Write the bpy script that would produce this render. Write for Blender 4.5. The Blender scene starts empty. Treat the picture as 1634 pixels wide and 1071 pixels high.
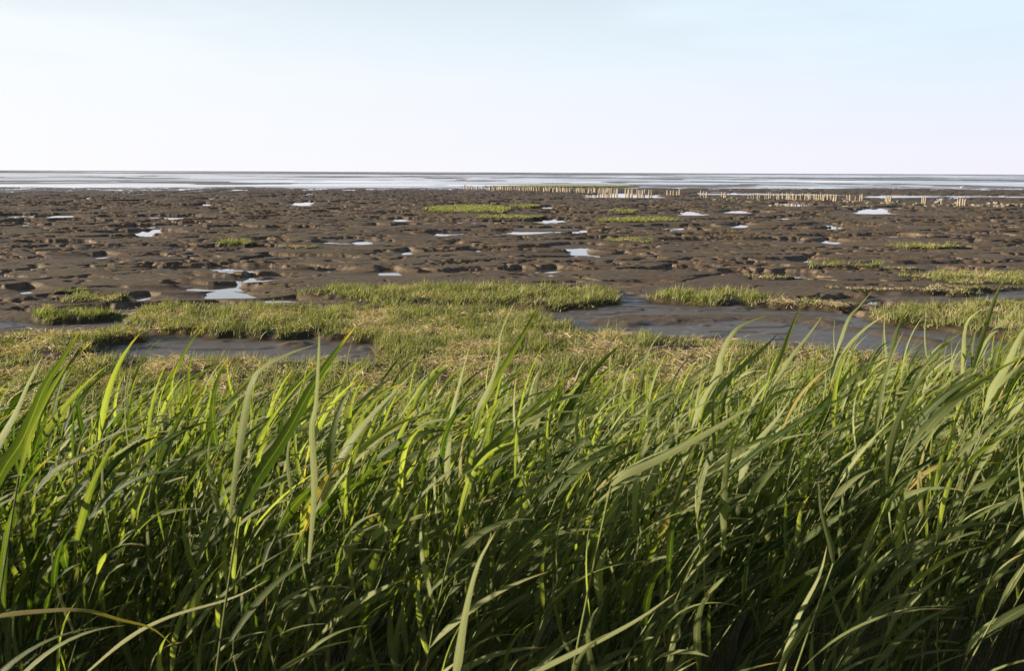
import bpy, math, random
import numpy as np
from mathutils import Matrix, Vector, Euler

rng = np.random.default_rng(7)
random.seed(7)
C = bpy.context.scene.collection
R = math.radians

# ------------------------------------------------------------------ camera
scene = bpy.context.scene
CAM_Z, FPX, PITCH, ROLL = 3.0, 1589.0, 9.33, 0.245
cam_data = bpy.data.cameras.new('camera')
cam_data.sensor_width = 36.0
cam_data.lens = 35.0
cam_data.clip_start = 0.05
cam_data.clip_end = 40000
cam_data.dof.use_dof = True
cam_data.dof.focus_distance = 9.0
cam_data.dof.aperture_fstop = 13.0
cam = bpy.data.objects.new('camera', cam_data)
C.objects.link(cam)
CAM_M = Matrix.Translation((0, 0, CAM_Z)) @ Euler((R(90 - PITCH), 0, 0)).to_matrix().to_4x4() @ Matrix.Rotation(R(ROLL), 4, 'Z')
cam.matrix_world = CAM_M
scene.camera = cam
CAM_R = np.array(CAM_M.to_3x3())

# ------------------------------------------------------------------ sky, sun, exposure
SUN_EL, SUN_AZ = 13.5, -93.0      # azimuth from +Y (view direction), negative = towards -X
world = bpy.data.worlds.new('World')
scene.world = world
world.use_nodes = True
wn, wl = world.node_tree.nodes, world.node_tree.links
wn.clear()
sky = wn.new('ShaderNodeTexSky')
sky.sky_type = 'NISHITA'
sky.sun_disc = False
sky.sun_elevation = R(SUN_EL)
sky.sun_rotation = R(SUN_AZ)
sky.altitude = 0
sky.air_density = 1.0
sky.dust_density = 0.5
sky.ozone_density = 1.0
bg = wn.new('ShaderNodeBackground')
bg.inputs['Strength'].default_value = 0.050
out = wn.new('ShaderNodeOutputWorld')
# thin high veil: takes colour out of the blue and whitens the air low over the sea
hs = wn.new('ShaderNodeHueSaturation'); hs.inputs['Saturation'].default_value = 0.8
wl.new(sky.outputs[0], hs.inputs['Color'])
wtc = wn.new('ShaderNodeTexCoord')
wsp = wn.new('ShaderNodeSeparateXYZ'); wl.new(wtc.outputs['Generated'], wsp.inputs[0])
veil = wn.new('ShaderNodeMapRange'); veil.interpolation_type = 'SMOOTHSTEP'
wl.new(wsp.outputs[2], veil.inputs[0])
for _i, _v in enumerate((0.06, 0.40, 1.0, 0.0)): veil.inputs[1 + _i].default_value = _v
wmp = wn.new('ShaderNodeMapping'); wmp.inputs['Scale'].default_value = (1.2, 1.2, 9.0); wmp.inputs['Rotation'].default_value = (0, .12, 0)
wl.new(wtc.outputs['Generated'], wmp.inputs[0])
wno = wn.new('ShaderNodeTexNoise'); wno.inputs['Scale'].default_value = 2.2; wno.inputs['Detail'].default_value = 5
wl.new(wmp.outputs[0], wno.inputs['Vector'])
wmr = wn.new('ShaderNodeMapRange'); wl.new(wno.outputs[0], wmr.inputs[0])
for _i, _v in enumerate((0.45, 0.72, 0.0, 0.22)): wmr.inputs[1 + _i].default_value = _v
wad = wn.new('ShaderNodeMath'); wad.operation = 'ADD'; wad.use_clamp = True
wl.new(veil.outputs[0], wad.inputs[0]); wl.new(wmr.outputs[0], wad.inputs[1])
wmx = wn.new('ShaderNodeMix'); wmx.data_type = 'RGBA'
vcol = wn.new('ShaderNodeValToRGB'); wl.new(wsp.outputs[2], vcol.inputs[0])
vcol.color_ramp.elements[0].position = 0.0; vcol.color_ramp.elements[0].color = (.90, .885, .97, 1)
vcol.color_ramp.elements[1].position = 0.20; vcol.color_ramp.elements[1].color = (.71, .875, 1.0, 1)
_e = vcol.color_ramp.elements.new(0.07); _e.color = (.83, .89, 1.0, 1)
_e = vcol.color_ramp.elements.new(0.13); _e.color = (.75, .89, 1.0, 1)
vmu = wn.new('ShaderNodeVectorMath'); vmu.operation = 'SCALE'; vmu.inputs['Scale'].default_value = 7.55
# the sky is whiter towards the sun
wdx = wn.new('ShaderNodeMapRange'); wl.new(wsp.outputs[0], wdx.inputs[0])
for _i, _v in enumerate((-.7, .4, .8, .0)): wdx.inputs[1 + _i].default_value = _v
vwh = wn.new('ShaderNodeMix'); vwh.data_type = 'RGBA'; vwh.inputs[7].default_value = (1.02, 1.02, 1.04, 1)
wl.new(wdx.outputs[0], vwh.inputs[0]); wl.new(vcol.outputs[0], vwh.inputs[6])
wl.new(vwh.outputs[2], vmu.inputs[0]); wl.new(vmu.outputs[0], wmx.inputs[7])
wl.new(wad.outputs[0], wmx.inputs[0]); wl.new(hs.outputs[0], wmx.inputs[6])
wl.new(wmx.outputs[2], bg.inputs['Color'])
wl.new(bg.outputs[0], out.inputs['Surface'])

sun_data = bpy.data.lights.new('sun', 'SUN')
sun_data.energy = 5.0
sun_data.angle = R(0.5)
sun_data.color = (1.0, 0.87, 0.67)
sun = bpy.data.objects.new('sun', sun_data)
C.objects.link(sun)
sd = Vector((math.sin(R(SUN_AZ)) * math.cos(R(SUN_EL)), math.cos(R(SUN_AZ)) * math.cos(R(SUN_EL)), math.sin(R(SUN_EL))))
sun.rotation_euler = sd.to_track_quat('Z', 'Y').to_euler()

scene.view_settings.view_transform = 'Standard'
scene.view_settings.look = 'None'
scene.view_settings.exposure = 1.42
scene.view_settings.gamma = 1.0
scene.cycles.max_bounces = 5
scene.cycles.diffuse_bounces = 2
scene.cycles.transparent_max_bounces = 4

# ------------------------------------------------------------------ helpers
def ray(px, py):
    d = CAM_R @ np.array([(px - 817) / FPX, -(py - 535.5) / FPX, -1.0])
    return d

def px2g(px, py, z=0.0):
    d = ray(px, py)
    t = (z - CAM_Z) / d[2]
    return np.array([d[0] * t, d[1] * t])

def at_depth(px, py, depth):
    d = ray(px, py)
    return np.array([0, 0, CAM_Z]) + d / d[1] * depth

_perm = np.random.default_rng(3).permutation(4096)
_ang = np.random.default_rng(4).random(4096) * 2 * np.pi
_gx, _gy = np.cos(_ang), np.sin(_ang)

def perlin(x, y, seed=0):
    xi = np.floor(x).astype(np.int64); yi = np.floor(y).astype(np.int64)
    xf = x - xi; yf = y - yi
    u = xf * xf * xf * (xf * (xf * 6 - 15) + 10)
    v = yf * yf * yf * (yf * (yf * 6 - 15) + 10)
    def g(ix, iy, fx, fy):
        h = _perm[(_perm[(ix + seed * 131) & 4095] + iy) & 4095]
        return _gx[h] * fx + _gy[h] * fy
    a = g(xi, yi, xf, yf); b = g(xi + 1, yi, xf - 1, yf)
    c = g(xi, yi + 1, xf, yf - 1); d = g(xi + 1, yi + 1, xf - 1, yf - 1)
    return 1.5 * ((a * (1 - u) + b * u) * (1 - v) + (c * (1 - u) + d * u) * v)

def fbm(x, y, lam, oct=3, seed=0, gain=0.5):
    s = np.zeros_like(x); a = 1.0; t = 0.0
    for o in range(oct):
        s += a * perlin(x / lam, y / lam, seed + o)
        t += a; a *= gain; lam = lam / 2.03
    return s / t

def sstep(a, b, x):
    t = np.clip((x - a) / (b - a), 0, 1)
    return t * t * (3 - 2 * t)

def poly_sd(poly, x, y):
    """signed distance to a polygon, positive inside; x, y 1-D"""
    poly = np.asarray(poly)
    n = len(poly)
    d2 = np.full(x.shape, 1e18); inside = np.zeros(x.shape, bool)
    for i in range(n):
        ax, ay = poly[i]; bx, by = poly[(i + 1) % n]
        ex, ey = bx - ax, by - ay
        t = np.clip(((x - ax) * ex + (y - ay) * ey) / (ex * ex + ey * ey + 1e-12), 0, 1)
        d2 = np.minimum(d2, (x - ax - t * ex) ** 2 + (y - ay - t * ey) ** 2)
        c = ((ay > y) != (by > y))
        with np.errstate(divide='ignore', invalid='ignore'):
            xx = ax + (y - ay) * ex / (ey if abs(ey) > 1e-12 else 1e-12)
        inside ^= (c & (x < xx))
    d = np.sqrt(d2)
    return np.where(inside, d, -d)

def gpoly(pts, z=0.0):
    return np.array([px2g(px, py, z) for px, py in pts])

def mask_poly(poly, x, y, jit, lam, seed, margin=1.5):
    """signed distance with an uneven outline, -9 far away"""
    res = np.full(x.shape, -9.0)
    lo = poly.min(0) - margin - jit; hi = poly.max(0) + margin + jit
    k = (x > lo[0]) & (x < hi[0]) & (y > lo[1]) & (y < hi[1])
    if k.any():
        xx, yy = x[k], y[k]
        res[k] = poly_sd(poly, xx, yy) + jit * fbm(xx, yy, lam, 4, seed)
    return res

# ------------------------------------------------------------------ layout of the marsh (outlines on the ground plane)
PATCHES = {   # name: (outline in photo pixels, blade height, share of dry blades, density factor, jitter)
 'A': ([(205,502),(225,490),(300,480),(400,482),(520,484),(620,486),(700,486),(790,489),(850,492),(872,498),(900,520),(930,530),(1010,536),(1010,560),(800,566),(640,572),(612,556),(600,540),(500,528),(430,527),(330,523),(240,516)],.27,.28,1,.35),
 'B': ([(485,458),(530,453),(650,451),(800,450),(930,455),(985,464),(988,474),(940,485),(870,487),(740,480),(600,478),(520,470)],.28,.22,1,.3),
 'C': ([(1035,466),(1080,461),(1150,459),(1200,462),(1240,470),(1225,480),(1150,482),(1060,476)],.28,.12,1,.25),
 'D': ([(1235,478),(1290,474),(1350,480),(1350,488),(1240,486)],.16,.85,.7,.25),
 'E': ([(1385,492),(1450,480),(1560,477),(1634,478),(1750,482),(1760,545),(1640,540),(1580,528),(1500,516),(1420,504)],.27,.25,1,.3),
 'F': ([(1452,435),(1500,428),(1634,432),(1720,434),(1720,450),(1634,452),(1560,452),(1500,447)],.26,.5,.9,.4),
 'F2': ([(1335,455),(1420,456),(1520,453),(1610,455),(1600,462),(1480,464),(1380,461)],.13,.85,.8,.4),
 'G': ([(1303,419),(1340,416),(1388,418),(1380,423),(1320,424)],.3,.15,.9,.4),
 'G2': ([(1390,424),(1450,424),(1460,430),(1400,429)],.12,.8,.7,.4),
 'G3': ([(1195,435),(1290,438),(1300,444),(1210,443)],.13,.75,.6,.4),
 'H': ([(1422,391),(1460,387),(1530,389),(1525,395),(1440,395)],.28,.3,.9,.5),
 'I': ([(678,333),(720,327),(790,327),(815,333),(800,338),(700,338)],.3,.05,.9,.6),
 'J': ([(818,328),(845,325),(860,328),(840,331)],.25,.1,.8,.5),
 'K': ([(760,343),(810,341),(868,345),(840,348),(770,347)],.16,.15,.7,.6),
 'L': ([(955,349),(1010,345),(1060,346),(1085,351),(1040,354),(975,354)],.28,.12,.9,.5),
 'M': ([(975,336),(1000,333),(1018,336),(1000,339)],.26,.1,.9,.5),
 'N': ([(965,379),(1010,377),(1055,381),(1030,386),(980,384)],.14,.3,.6,.5),
 'O': ([(345,384),(370,380),(410,383),(385,388),(355,388)],.26,.1,.8,.5),
 'O2': ([(465,391),(500,389),(510,393),(475,394)],.13,.1,.6,.5),
 'P': ([(65,461),(130,457),(135,463),(80,466)],.15,.25,.7,.35),
 'Q': ([(88,474),(140,467),(205,467),(212,474),(170,480),(100,480)],.2,.3,.9,.35),
 'S': ([(45,499),(70,491),(150,488),(205,490),(208,498),(150,506),(80,505)],.22,.15,1,.35),
 'U': ([(775,296.8),(850,295.0),(1000,295.2),(1018,297.2),(850,298.4)],.12,.05,.8,.8),
 'T': ([(600,472),(640,481),(645,488),(600,488),(585,480)],.2,.1,.9,.2),
}
MARSH = gpoly([(-300,560),(-60,546),(0,542),(60,541),(120,536),(200,528),(214,540),(150,553),(125,572),(200,580),(400,582),(540,585),(600,592),(618,570),(645,556),(800,534),(862,524),(925,538),(1010,544),(1100,548),(1250,560),(1380,570),(1520,600),(1700,660),(2200,700),(2200,1000),(1634,1000),(800,1000),(0,1000),(-300,1000)])
# close the marsh behind: it reaches the reed bank
CHANNELS = [
 gpoly([(118,556),(160,540),(208,520),(330,524),(430,529),(500,532),(610,543),(640,560),(610,595),(540,590),(400,588),(200,586),(110,576)]),
 gpoly([(690,484),(770,482),(860,489),(960,480),(990,474),(995,464),(1040,472),(1060,479),(1150,484),(1240,482),(1330,492),(1400,506),(1500,520),(1580,532),(1660,545),(1900,560),(1900,640),(1634,620),(1400,565),(1250,549),(1100,539),(1010,535),(930,528),(880,508),(800,492)]),
 gpoly([(1370,466),(1480,467),(1600,462),(1750,458),(1750,474),(1634,474),(1450,476)]),
 gpoly([(-60,505),(40,508),(160,508),(205,500),(200,518),(120,527),(-60,528)]),
]
POOLS = [gpoly(p, -0.125) for p in [
 [(292,459),(345,457),(400,461),(392,465),(340,464),(300,463)],
 [(330,468),(352,464),(392,468),(402,475),(335,476)],
 [(422,479),(470,476),(478,480),(430,483)],
 [(213,474),(235,471),(248,474),(225,479)],
 [(604,430),(628,430),(635,439),(612,439)],
 [(798,370),(830,367),(888,364),(893,370),(830,374)],
 [(1368,335),(1385,332),(1418,334),(1412,341),(1374,341)],
 [(148,408),(165,406),(182,408),(160,412)],
 [(72,347),(90,342),(122,342),(112,346)],
 [(1306,386),(1320,382),(1352,386),(1330,389)],
 [(394,444),(402,440),(411,444),(400,447)],
 [(643,402),(650,399),(658,404),(648,406)],
 [(508,432),(535,430),(556,432),(530,434)],
 [(1262,416),(1285,414),(1303,416),(1280,418)],
 [(1148,339),(1170,335),(1202,336),(1180,340)],
 [(1083,340),(1100,336),(1122,340),(1100,343)],
 [(28,463),(45,459),(58,461),(40,468)],
 [(1380,313),(1420,310.5),(1500,312),(1640,312.5),(1760,313),(1760,315.5),(1500,314),(1400,315.5)],
 [(1110,308),(1200,308),(1330,310),(1340,312),(1200,310.5),(1120,310.5)],
 [(1230,325),(1260,323),(1300,327),(1262,329)],
 [(832,353.5),(870,352),(914,353.5),(870,355.5)],
 [(905,404),(930,400),(944,404),(925,407)],
 [(1165,360),(1185,357),(1200,360),(1180,363)],
 [(925,311),(980,308),(1060,311),(1040,315),(950,315)],
 [(620,350),(640,348),(655,350),(640,353)],
 [(560,387),(580,384),(600,388),(575,390)],
 [(690,372),(715,370),(728,373),(705,376)],
 [(462,324),(490,321),(505,324),(480,328)],
 [(870,430),(885,428),(893,432),(878,435)],
]]
DIRT = [gpoly(p, .05) for p in [[(860,520),(940,526),(1010,538),(970,560),(900,572),(850,548)],[(1010,548),(1100,550),(1140,562),(1050,578)],[(40,560),(120,575),(80,600),(20,590)],[(300,590),(420,585),(440,600),(330,610)]]]
FILL = gpoly([(770,357), (945,356), (945,366.5), (770,367)])
RAISED = [gpoly(p) for p in [
 [(925,505),(1000,497),(1150,496),(1300,500),(1380,512),(1330,516),(1180,508),(1050,512),(1010,520),(940,515)],
 [(1310,510),(1400,522),(1560,548),(1560,556),(1400,532),(1300,516)],
 [(430,543),(470,540),(500,543),(520,549),(480,552),(440,549)],
]]

BANK = np.array([[-40, 10.0], [-17, 10.2], [-3, 3.1], [-.8, 1.75], [0.9, 1.52], [2.0, 1.26], [4.0, 0.93], [6.0, 0.57], [8.0, 0.28], [9.5, 0.13], [12, 0.0], [9e9, 0.0]])  # unseen dyke rise behind the camera, steepened to block low sky light
def bank_h(x, y):
    return np.interp(y - 0.045 * np.clip(x, -6, 8) * np.clip(y, 0, 10) / 5, BANK[:, 0], BANK[:, 1])

def mud(x, y, full=True):
    """height, wet, turf, algae at world x, y (1-D arrays)"""
    wx = x + 0.9 * fbm(x, y, 4.5, 3, 21); wy = y + 0.9 * fbm(x, y, 4.5, 3, 25)
    dist = y
    wx = wx / 1.75
    big = fbm(x, y, 17.0, 2, 9)
    open_ = np.interp(dist, [14, 24, 30, 45, 80, 130, 170, 400], [0.10, 0.05, -0.01, -.06, -.10, -.12, -.15, -.15]) + 0.15 * big
    n1 = fbm(wx, wy, 3.0, 5, 1, .45)
    n3 = fbm(wx, wy, 3.2, 5, 15, .45); n4 = fbm(wx, wy, 1.55, 4, 18, .45)
    jag = .012 * fbm(x, y, .45, 2, 20)
    p1 = sstep(0.0, 0.032, -n1 - 0.19 - 1.2 * open_ + jag)
    vary = .055 * fbm(x, y, 3.2, 2, 19) - .22 * open_
    p2 = np.maximum(sstep(-.008, .018, .030 + vary + jag - np.abs(n3)), .75 * sstep(-.008, .02, .032 + vary + .12 * fbm(x, y, 6, 1, 23) + jag - np.abs(n4)))
    h = 0.030 * fbm(x, y, 7.0, 2, 12) + 0.05 * np.clip(.25 - np.abs(n3), -.1, .25) * -1 + .012
    h = h - np.interp(dist, [20, 45, 90, 150], [.125, .15, .20, .24]) * p1 * (0.85 + 0.6 * fbm(x, y, 6, 2, 77)) - np.interp(dist, [20, 60, 150], [.115, .155, .22]) * p2 * (1 - .7 * p1) * (.8 + .7 * fbm(x, y, 2.8, 1, 78))
    lowp = 0 * h
    h -= .08 * np.maximum(p1, .8 * p2) * sstep(.16, .36, fbm(x / 1.5, y, 1.3, 2, 79) + .08 * sstep(50, 110, y))
    plateau = (1 - p1) * (1 - lowp) * (1 - 0.5 * p2)
    h += 0.012 * fbm(x, y, 0.5, 3, 31) + 0.006 * perlin(x / 0.17, y / 0.17, 34) * (1 - 0.3 * plateau)
    # falls slowly to the sea
    az = x / np.maximum(y, 1)
    shore = 172 + 60 * np.clip(az + 0.1, -0.45, 0.5) + 26 * fbm(x, y, 34, 4, 41)
    sea = sstep(-50, 60, y - shore)
    hs_ = -0.141 + .045 * fbm(x, y * 0.55, 26, 3, 51) + .07 * fbm(x * .8, y, 110, 3, 58) + .08 * fbm(x * .7, y, 420, 3, 63) * sstep(200, 500, y) + .08 * fbm(x * .6, y, 1500, 3, 67) * sstep(600, 1500, y)
    h = h * (1 - sea) + hs_ * sea
    far = sstep(900, 1500, y)
    h = h + far * (0.06 + 0.30 * fbm(x, y, 900, 3, 61))
    wet = 0.35 * p1 + 0.35 * sstep(45, 140, y) + 0.65 * sstep(0.2, 0.9, sea) + 0.15 * p2
    turf = np.zeros_like(h)
    # channels of smooth wet mud
    for i, c in enumerate(CHANNELS):
        m = sstep(-0.06, 0.12, mask_poly(c, x, y, 0.3, 1.6, 300 + 7 * i))
        hc = -0.078 + 0.010 * fbm(x, y, 1.4, 3, 71) + .022 * sstep(.05, .12, fbm(x / 2, y, 1.3, 4, 72)) + .018 * sstep(.22, .27, fbm(x / 2, y, 1.0, 4, 73)) + 0.004 * fbm(x, y, 0.3, 2, 74)
        h = h * (1 - m) + hc * m
        wet = np.maximum(wet * (1 - m), m * 0.95)
    for i, c in enumerate(RAISED):
        m = sstep(-0.05, 0.35, mask_poly(c, x, y, 0.35, 0.9, 350 + 7 * i))
        h += 0.05 * m; wet = wet * (1 - 0.9 * m)
    for i, c in enumerate(POOLS):
        mx = 2.2 + .02 * c[:, 1].mean()
        sd = mask_poly(c, x, y, 0.10, 1.0, 400 + 7 * i, margin=mx)
        k = sd > -8
        cy = c[:, 1].mean(); near = sstep(.35, -.35, (y - cy) / (c[:, 1].max() - c[:, 1].min()))
        sl = 2.3 / cy * near + .9 * (1 - near)
        cone = -.135 + sl * np.maximum(0, -sd) - .10 * sstep(0, .3, sd)
        h = np.where(k, np.minimum(h, cone), h)
    m = sstep(0, .8, mask_poly(FILL, x, y, .3, 1.5, 444)); h = np.maximum(h, -.09 * m - .3 * (1 - m))
    for i, (k, (pts, hh, dry, den, jit)) in enumerate(PATCHES.items()):
        s = mask_poly(PG[k], x, y, jit * RAG, 1.1, 500 + 7 * i)
        m = sstep(-0.16, 0.10, s); tm = sstep(-.32, -.12, s)
        ht = 0.045 + 0.03 * fbm(x, y, 0.8, 2, 81) + 0.02 * fbm(x, y, .25, 1, 83)
        h = h * (1 - m) + np.maximum(h, ht) * m
        wet *= (1 - m); turf = np.maximum(turf, tm)
    s = mask_poly(MARSH, x, y, 0.45, 1.2, 700)
    m = sstep(-0.12, 0.08, s); tm = np.where(y < 9.5, 1.0, sstep(-.32, -.12, s))
    m = np.where(y < 9.5, 1.0, m)
    ht = 0.07 + 0.05 * fbm(x, y, 1.1, 3, 85) + 0.02 * fbm(x, y, .3, 1, 88)
    h = h * (1 - m) + np.maximum(h, ht) * m
    wet *= (1 - m); turf = np.maximum(turf, tm)
    b = bank_h(x, y)
    h = h + b
    wet = np.minimum(wet, 1)
    algae = sstep(-0.1, 0.5, fbm(x, y, 9, 3, 91) + 0.25 * plateau) * plateau * (1 - sea)
    return h, wet, turf, algae

def feet(v):
    pts = np.array(v[0], float); mid = (pts[:, 1].min() + pts[:, 1].max()) / 2
    d = px2g(800, mid)[1]
    pts[:, 1] += np.where(pts[:, 1] < mid, .95 * v[1] * HS / d * FPX * .6, 0)
    pts[:, 1] = np.where(pts[:, 1] < mid, np.minimum(pts[:, 1], mid + .2), pts[:, 1])
    return pts
HS = .62
RAG = 2.0
PG = {k: gpoly(feet(v), 0.05) for k, v in PATCHES.items()}

# ------------------------------------------------------------------ mesh writers
def mesh_from(name, V, quads=None, tris=None, uv=None, attrs=None, smooth=True):
    me = bpy.data.meshes.new(name)
    V = np.ascontiguousarray(V, np.float32).reshape(-1, 3)
    me.vertices.add(len(V)); me.vertices.foreach_set('co', V.ravel())
    fl = []; ls = []
    nq = 0 if quads is None else len(quads); nt = 0 if tris is None else len(tris)
    if nq: fl.append(np.asarray(quads, np.int32).ravel())
    if nt: fl.append(np.asarray(tris, np.int32).ravel())
    loops = np.concatenate(fl)
    me.loops.add(len(loops)); me.loops.foreach_set('vertex_index', loops)
    me.polygons.add(nq + nt)
    st = np.concatenate([np.arange(nq) * 4, nq * 4 + np.arange(nt) * 3]).astype(np.int32)
    me.polygons.foreach_set('loop_start', st)
    if uv is not None:
        l = me.uv_layers.new(name='UVMap')
        l.data.foreach_set('uv', np.ascontiguousarray(uv.reshape(-1, 2)[loops], np.float32).ravel())
    for k, a in (attrs or {}).items():
        at = me.attributes.new(k, 'FLOAT_COLOR', 'POINT')
        a = np.asarray(a, np.float32).reshape(-1, a.shape[-1])
        full = np.ones((len(a), 4), np.float32); full[:, :a.shape[1]] = a
        at.data.foreach_set('color', full.ravel())
    me.update(calc_edges=True)
    me.polygons.foreach_set('use_smooth', np.full(nq + nt, smooth, bool))
    return me

def link(name, me, mat, parent=None, **props):
    o = bpy.data.objects.new(name, me)
    C.objects.link(o)
    if mat is not None and not me.materials: me.materials.append(mat)
    if parent is not None: o.parent = parent
    for k, v in props.items(): o[k] = v
    return o

def empty(name, loc, label, category, group=None):
    o = bpy.data.objects.new(name, None)
    o.location = loc; o.empty_display_size = 0.1
    C.objects.link(o)
    o['label'] = label; o['category'] = category
    if group: o['group'] = group
    return o

def nodes(name):
    m = bpy.data.materials.new(name); m.use_nodes = True
    nt = m.node_tree; nt.nodes.clear()
    return m, nt.nodes, nt.links

def N(ns, t, **kw):
    n = ns.new(t)
    for k, v in kw.items():
        if isinstance(k, str) and hasattr(n, k): setattr(n, k, v)
    return n

def mixc(ns, ls, fac, a, b, blend='MIX'):
    n = ns.new('ShaderNodeMix'); n.data_type = 'RGBA'; n.blend_type = blend
    for s, v in ((n.inputs[0], fac), (n.inputs[6], a), (n.inputs[7], b)):
        if hasattr(v, 'is_linked'): ls.new(v, s)
        else: s.default_value = v if not isinstance(v, tuple) else (*v, 1.0)
    return n.outputs[2]

def mth(ns, ls, op, a, b=0.0, c=None):
    n = ns.new('ShaderNodeMath'); n.operation = op
    for s, v in zip(n.inputs, (a, b, c)):
        if v is None: continue
        if hasattr(v, 'is_linked'): ls.new(v, s)
        else: s.default_value = v
    return n.outputs[0]

def mapr(ns, ls, v, a, b, c=0.0, d=1.0):
    n = ns.new('ShaderNodeMapRange'); n.clamp = True
    ls.new(v, n.inputs[0])
    for i, q in enumerate((a, b, c, d)): n.inputs[1 + i].default_value = q
    return n.outputs[0]

def noise(ns, ls, vec, scale, detail=3, rough=0.55):
    n = ns.new('ShaderNodeTexNoise'); n.inputs['Scale'].default_value = scale
    n.inputs['Detail'].default_value = detail; n.inputs['Roughness'].default_value = rough
    ls.new(vec, n.inputs['Vector'])
    return n.outputs[0]

# ------------------------------------------------------------------ materials
def mat_mud():
    m, ns, ls = nodes('tidal_mud')
    tc = ns.new('ShaderNodeNewGeometry'); pos = tc.outputs['Position']
    at = ns.new('ShaderNodeAttribute'); at.attribute_name = 'mask'
    sp = ns.new('ShaderNodeSeparateColor'); ls.new(at.outputs['Color'], sp.inputs[0])
    wet, turf, alg = sp.outputs[0], sp.outputs[1], sp.outputs[2]
    n1 = noise(ns, ls, pos, 0.35, 4); n2 = noise(ns, ls, pos, 3.2, 5, .65); n3 = noise(ns, ls, pos, 22, 4, .7)
    base = mixc(ns, ls, mapr(ns, ls, n2, .35, .65), (0.058, 0.040, 0.026), (0.124, 0.086, 0.051))
    base = mixc(ns, ls, mapr(ns, ls, n1, .4, .62, 0, .6), base, (0.085, 0.064, 0.050))
    base = mixc(ns, ls, mth(ns, ls, 'MULTIPLY', alg, mapr(ns, ls, n2, .3, .7, .25, .8)), base, (0.112, 0.085, 0.050))
    sepn = ns.new('ShaderNodeSeparateXYZ'); ls.new(tc.outputs['Normal'], sepn.inputs[0])
    lit_scarp = mapr(ns, ls, sepn.outputs[2], .88, .60)  # steep scarp faces painted paler, their sunlit look put into the colour
    base = mixc(ns, ls, mth(ns, ls, 'MULTIPLY', lit_scarp, .6), base, (0.22, 0.165, 0.125))
    base = mixc(ns, ls, wet, base, mixc(ns, ls, mapr(ns, ls, n2, .35, .7), (0.066, 0.054, 0.047), (0.095, 0.076, 0.062)))
    soil = mixc(ns, ls, n3, (0.022, 0.018, 0.010), (0.070, 0.052, 0.028))
    base = mixc(ns, ls, turf, base, soil)
    base = mixc(ns, ls, mapr(ns, ls, n3, .4, .68, .0, .35), base, (0.035, 0.028, 0.022))
    p = ns.new('ShaderNodeBsdfPrincipled'); ls.new(base, p.inputs['Base Color'])
    rg = mapr(ns, ls, wet, 0, 1, .65, .41)
    rg = mth(ns, ls, 'ADD', rg, mapr(ns, ls, n2, .3, .7, -.06, .12))
    ls.new(rg, p.inputs['Roughness'])
    ls.new(mapr(ns, ls, mth(ns, ls, 'SUBTRACT', wet, turf), 0, 1, .15, .42), p.inputs['Specular IOR Level'])
    b1 = ns.new('ShaderNodeBump'); b1.inputs['Distance'].default_value = .03
    ls.new(mth(ns, ls, 'ADD', mth(ns, ls, 'MULTIPLY', n2, .6), mth(ns, ls, 'MULTIPLY', n3, .40)), b1.inputs['Height'])
    ls.new(mapr(ns, ls, wet, 0, 1, 1.0, .12), b1.inputs['Strength'])
    ls.new(b1.outputs[0], p.inputs['Normal'])
    o = ns.new('ShaderNodeOutputMaterial'); ls.new(p.outputs[0], o.inputs[0])
    return m

def mat_water():
    m, ns, ls = nodes('sea_water')
    g = ns.new('ShaderNodeNewGeometry'); pos = g.outputs['Position']
    sx = ns.new('ShaderNodeSeparateXYZ'); ls.new(pos, sx.inputs[0])
    far = mapr(ns, ls, sx.outputs[1], 120, 260)
    mp = ns.new('ShaderNodeMapping'); ls.new(pos, mp.inputs[0]); mp.inputs['Scale'].default_value = (.35, 1, 1)
    w1 = noise(ns, ls, mp.outputs[0], .9, 4, .6)
    mp2 = ns.new('ShaderNodeMapping'); ls.new(pos, mp2.inputs[0]); mp2.inputs['Scale'].default_value = (.012, .035, 1)
    big = noise(ns, ls, mp2.outputs[0], 1.0, 5, .62)
    ruff = mth(ns, ls, 'MULTIPLY', far, mapr(ns, ls, big, .40, .62))
    p = ns.new('ShaderNodeBsdfPrincipled')
    p.inputs['Base Color'].default_value = (.055, .050, .045, 1)
    p.inputs['IOR'].default_value = 1.33
    ls.new(mth(ns, ls, 'ADD', .02, mth(ns, ls, 'MULTIPLY', ruff, .22)), p.inputs['Roughness'])
    b = ns.new('ShaderNodeBump'); b.inputs['Distance'].default_value = .25
    ls.new(w1, b.inputs['Height'])
    ls.new(mth(ns, ls, 'ADD', .003, mth(ns, ls, 'MULTIPLY', ruff, .9)), b.inputs['Strength'])
    ls.new(b.outputs[0], p.inputs['Normal'])
    o = ns.new('ShaderNodeOutputMaterial'); ls.new(p.outputs[0], o.inputs[0])
    return m

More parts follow.
